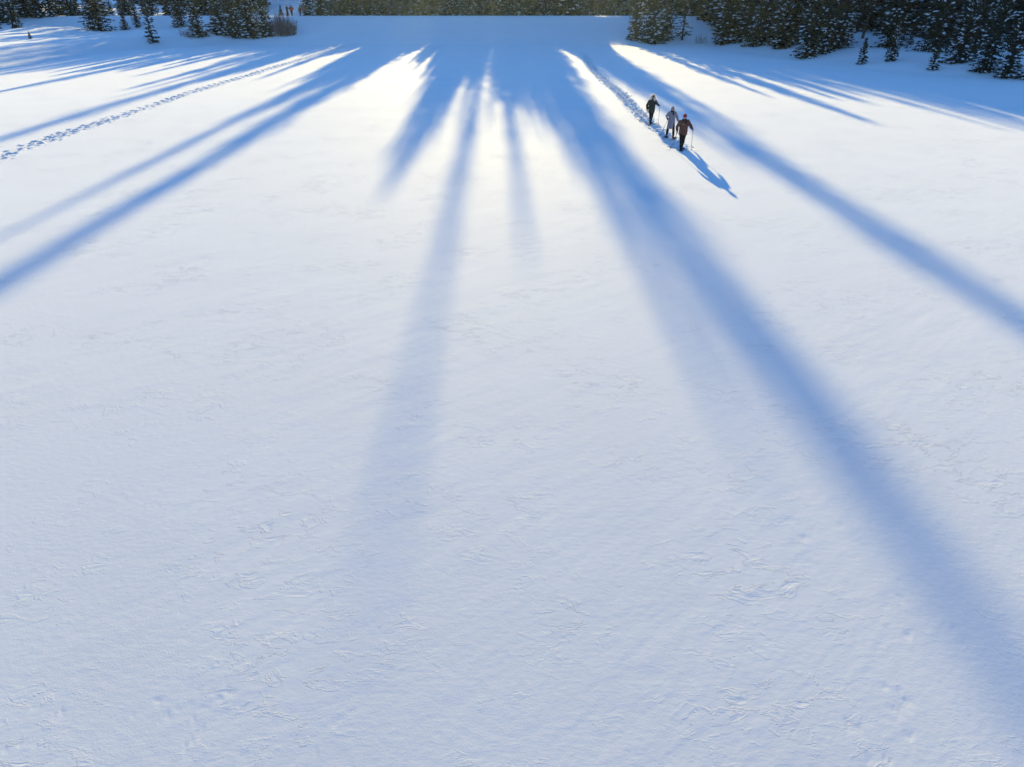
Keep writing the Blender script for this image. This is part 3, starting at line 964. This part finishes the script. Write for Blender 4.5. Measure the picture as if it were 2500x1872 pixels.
    if hood and hood.get('fur'):
        rn = random.Random(3)
        mbh = MB()
        for q in range(26):                       # fur ruff round the face
            a = 6.2832 * q / 26
            c = Vector((hx + .125 * math.cos(a), hy - .035 + .03 * math.sin(a * 2), hz + .01 + .14 * math.sin(a)))
            mbh.blob(c, Vector((-math.sin(a), 0, math.cos(a))), Vector((math.cos(a), -.5, math.sin(a))), .032, .045, .045, rn)
            for _ in range(9):
                d = Vector((math.cos(a) + rn.uniform(-.4, .4), rn.uniform(-.8, .3), math.sin(a) + rn.uniform(-.4, .4))).normalized()
                mbh.kite(c, d, d.cross(Vector((rn.uniform(-1, 1), rn.uniform(-1, 1), rn.uniform(-1, 1)))).normalized(), .12, .016)
        V, F = [], []
        mf = cloth('fur', hood['fur'], .9, 40, .12)
        fn = mf.node_tree.nodes; tr = fn.new('ShaderNodeBsdfTranslucent'); tr.inputs['Color'].default_value = (*hood['fur'], 1)
        mx = fn.new('ShaderNodeMixShader'); mx.inputs[0].default_value = .5
        mf.node_tree.links.new(fn['Principled BSDF'].outputs[0], mx.inputs[1]); mf.node_tree.links.new(tr.outputs[0], mx.inputs[2])
        mf.node_tree.links.new(mx.outputs[0], fn['Material Output'].inputs['Surface'])
        link('hood_fur', mbh.mesh('hood_fur', mf), root)['kind'] = 'stuff'
        ball_bm(V, F, (hx, hy + .05, hz + .02), (.118, .10, .14), 14, 10)
        link('hood', fused('hood', V, F, voxel, cloth('hood', hood.get('col', coat), .85, 20, .2), 1), root)
    if scarf:
        V, F = [], []
        n = 14
        for q in range(n):
            a0, a1 = 6.2832 * q / n, 6.2832 * (q + 1) / n
            tube_bm(V, F, [(.095 * math.cos(a0), -lean * .9 + .09 * math.sin(a0), 1.50 + .012 * math.sin(3 * a0)), (.095 * math.cos(a1), -lean * .9 + .09 * math.sin(a1), 1.50 + .012 * math.sin(3 * a1))], [.042, .042], 8)
        tube_bm(V, F, [(.04, -.11, 1.50), (.05, -.165, 1.42), (.05, -.165, 1.33)], [(.04, .02), (.045, .018), (.045, .012)], 8)
        link('scarf', fused('scarf', V, F, voxel * .8, cloth('scarf', scarf, .9, 30, .25), 1), root)
    if emblem:
        V, F = [], []
        tube_bm(V, F, [(-.09, -.150 * pf - lean * .6, 1.30), (-.09, -.163 * pf - lean * .6, 1.30)], [.036, .034], 6)
        link('chest_patch', mesh_from('chest_patch', [tuple(v) for v in V], F), root, cloth('patch', emblem, .7, 30, .2))
    if hat:
        V, F = [], []
        tube_bm(V, F, [(hx, hy + .012, hz + .055), (hx, hy + .012, hz + .10), (hx, hy + .014, hz + .145), (hx, hy + .018, hz + .178), (hx, hy + .02, hz + .19)], [(.092, .108), (.093, .108), (.080, .094), (.052, .06), (.015, .018)], 14)
        tube_bm(V, F, [(hx, hy + .012, hz + .05), (hx, hy + .012, hz + .095)], [(.099, .115), (.099, .115)], 14)
        if hat.get('flaps'):
            for sg in (-1, 1):
                tube_bm(V, F, [(hx + sg * .085, hy + .01, hz + .07), (hx + sg * .088, hy, hz - .05)], [(.02, .06), (.016, .03)], 8)
        ho = link('hat', fused('hat', V, F, voxel * .8, cloth('hat', hat['col'], .9, 45, .3), 1), root)
        if hat.get('pom'):
            V, F = [], []
            ball_bm(V, F, (hx, hy + .02, hz + .205), .042, 10, 8)
            link('pompom', fused('pompom', V, F, voxel * .7, cloth('pompom', hat['pom'], .9, 50, .3), 1, .01), ho)
    mg = cloth('glove', glove, .85, 30, .2)
    grips = {}
    for sg in (-1, 1):
        e, w = Vector(A[sg][0]), Vector(A[sg][1])
        d = (w - e).normalized()
        g = w + d * .085
        ax = Vector((0, 0, 1)) if abs(d.z) < .92 else Vector((0, -1, .2)).normalized()
        if sg in arms.get('axis', {}): ax = Vector(arms['axis'][sg]).normalized()
        V, F = [], []
        hand_shape(V, F, w, g, ax, 1.12)
        link('glove', fused('glove', V, F, min(voxel * .45, .012), mg, 1), root)
        grips[sg] = g
    M = Matrix.Translation(loc) @ Matrix.Rotation(rz, 4, 'Z') @ Matrix.Scale(scale, 4)
    return root, {k: M @ v for k, v in grips.items()}

def build_pole(grip, tip, label, group='walking poles of the three walkers'):
    grip, tip = Vector(grip), Vector(tip)
    d = (tip - grip).normalized()
    top = grip - d * .075
    o = empty('walking_pole', tip)
    tag(o, label, 'pole', group)
    rel = lambda v: v - tip
    V, F = [], []
    tube_bm(V, F, [rel(grip + d * .05), rel(grip.lerp(tip, .55)), rel(tip + d * .05)], [.011, .010, .007], 8)
    link('shaft', mesh_from('shaft', [tuple(v) for v in V], F, True), o, M_POLE)
    V, F = [], []
    tube_bm(V, F, [rel(top), rel(top + d * .02), rel(grip + d * .07)], [.016, .019, .015], 8)
    link('grip', mesh_from('grip', [tuple(v) for v in V], F, True), o, M_GRIP)
    V, F = [], []
    b = tip - d * .03
    tube_bm(V, F, [rel(b), rel(b - d * .006), rel(b - d * .03)], [.055, .055, .014], 12)
    link('basket', mesh_from('basket', [tuple(v) for v in V], F, False), o, M_GRIP)
    return o

def gz(x, y, dz=0):
    z = terrain(np.array([x]), np.array([y])) + relief(np.array([x]), np.array([y]))
    return Vector((x, y, float(z[0]) + dz))

# walker at the front: red hat, brown jacket
p3 = gz(9.12, 38.9, -.02)
_, g3 = build_person(p3, 'person in red hat and brown jacket walking in front with two poles', 1.03, R(3), None,
    coat=(.125, .050, .036), trousers=(.008, .008, .010), glove=(.36, .34, .33), hair=(.02, .015, .012), hem=.76, flare=1.06, puff=1.12,
    arms={1: ((.36, .0, 1.20), (.42, -.17, 1.06)), -1: ((-.35, .0, 1.15), (-.36, -.16, .96))},
    legs={1: ((.08, .06, .50), (.075, .20, .13)), -1: ((-.10, -.14, .50), (-.08, -.17, .10))},
    hat=dict(col=(.42, .012, .02), short=True), hood=dict(), scarf=(.03, .012, .012), emblem=(.22, .20, .15), lean=.02)
build_pole(g3[1], gz(p3.x + .52, p3.y - .08, -.04), 'pole in the outstretched right hand side glove of the front walker in red hat')
build_pole(g3[-1], gz(p3.x - .45, p3.y + .55, -.04), 'pole in the lower left hand side glove of the front walker in red hat')
# walker in the middle: long grey coat
p2 = gz(9.22, 42.5, -.02)
_, g2 = build_person(p2, 'person in long grey coat and knitted hat walking in the middle of the three', .955, R(-6), None,
    coat=(.235, .205, .23), trousers=(.012, .012, .016), glove=(.02, .02, .025), hair=(.03, .018, .014), hem=.52, flare=1.12, puff=1.0,
    arms={1: ((.31, .05, 1.18), (.42, -.02, .93)), -1: ((-.33, .06, 1.20), (-.27, -.16, 1.10))},
    legs={1: ((.16, -.10, .52), (.18, -.12, .10)), -1: ((-.17, .02, .50), (-.19, .14, .11))},
    hat=dict(col=(.22, .21, .23), flaps=True), scarf=(.05, .02, .025), hood=dict())
build_pole(g2[1], gz(p2.x + .36, p2.y + .1, -.04), 'pole hanging from the low gloved hand of the grey coated walker')
build_pole(g2[-1], gz(p2.x - .42, p2.y + .75, -.04), 'pole trailing from the bent arm of the grey coated walker')
# walker at the back: dark jacket with fur hood
p1 = gz(8.9, 47.2, -.02)
_, g1 = build_person(p1, 'person in dark jacket with pale fur hood walking last of the three', .975, R(8), None,
    coat=(.030, .032, .024), trousers=(.010, .012, .012), glove=(.33, .32, .31), hair=(.015, .012, .01), hem=.70, flare=1.0, puff=1.1,
    arms={1: ((.34, -.02, 1.22), (.40, -.22, 1.15)), -1: ((-.32, .06, 1.14), (-.29, .02, .88))},
    legs={1: ((.07, .02, .50), (.05, .16, .12)), -1: ((-.08, -.10, .50), (-.05, -.10, .10))},
    hat=dict(col=(.02, .02, .025), short=True), hood=dict(fur=(.80, .74, .68), col=(.45, .41, .37)))
build_pole(g1[1], gz(p1.x + .48, p1.y - .15, -.04), 'upright pole in the raised pale glove of the fur hooded walker')
build_pole(g1[-1], gz(p1.x - .55, p1.y + 1.0, -.04), 'pole slanting back from the hanging arm of the fur hooded walker')

# four people standing on the dam crest
G4 = 'people standing on the dam crest'
YB = 141.2
def far_person(x, label, coat, rz, arms=None, hem=.78, sc=1.0, hat=None, trousers=(.015, .02, .035)):
    build_person(gz(x, YB, -.03), label, sc, rz, G4, coat=coat, trousers=trousers, glove=(.03, .03, .04), hem=hem, arms=arms, hat=hat, voxel=.03, snowshoes=False, puff=1.08)
far_person(-40.25, 'person in dark clothes reaching an arm out at the left of the standing group', (.02, .028, .04), R(75),
           {1: ((.26, -.16, 1.25), (.2, -.42, 1.22)), -1: ((-.27, -.12, 1.2), (-.2, -.36, 1.12))}, hat=dict(col=(.02, .025, .04), short=True))
far_person(-39.45, 'person in orange red jacket standing second from the left on the crest', (.48, .07, .035), R(10), {1: ((.34, .03, 1.18), (.27, -.10, .98)), -1: ((-.34, .03, 1.18), (-.27, -.10, .98))}, .80, 1.03, hat=dict(col=(.02, .02, .04), short=True))
far_person(-37.95, 'shorter person in rust brown jacket standing third from the left on the crest', (.2, .08, .05), R(-20), None, .78, .93, hat=dict(col=(.02, .03, .05), short=True))
far_person(-37.2, 'person in brown jacket standing at the right beside the crest spruce', (.2, .075, .055), R(15), None, .78, 1.0, hat=dict(col=(.015, .03, .03), short=True))

# ------------------------------------------------------------------ thin air volume added to imitate lens glare near the low sun
def build_glare_haze():
    bm = bmesh.new()
    bmesh.ops.create_cube(bm, size=1.0)
    me = bpy.data.meshes.new('glare_haze'); bm.to_mesh(me); bm.free()
    o = link('glare_haze', me)
    o.scale = (3400 + 1600, 2600, 46)
    o.location = (0, 400, 22)
    m = bpy.data.materials.new('glare_haze'); m.use_nodes = True
    nt = m.node_tree
    nt.nodes.remove(nt.nodes['Principled BSDF'])
    v = nt.nodes.new('ShaderNodeVolumePrincipled')
    v.inputs['Color'].default_value = (.58, .78, 1, 1)
    v.inputs['Density'].default_value = .00009
    v.inputs['Anisotropy'].default_value = .82
    nt.links.new(v.outputs[0], nt.nodes['Material Output'].inputs['Volume'])
    me.materials.append(m)
    o['kind'] = 'stuff'
    o['label'] = 'thin air added for the veil of lens glare towards the low sun'
build_glare_haze()
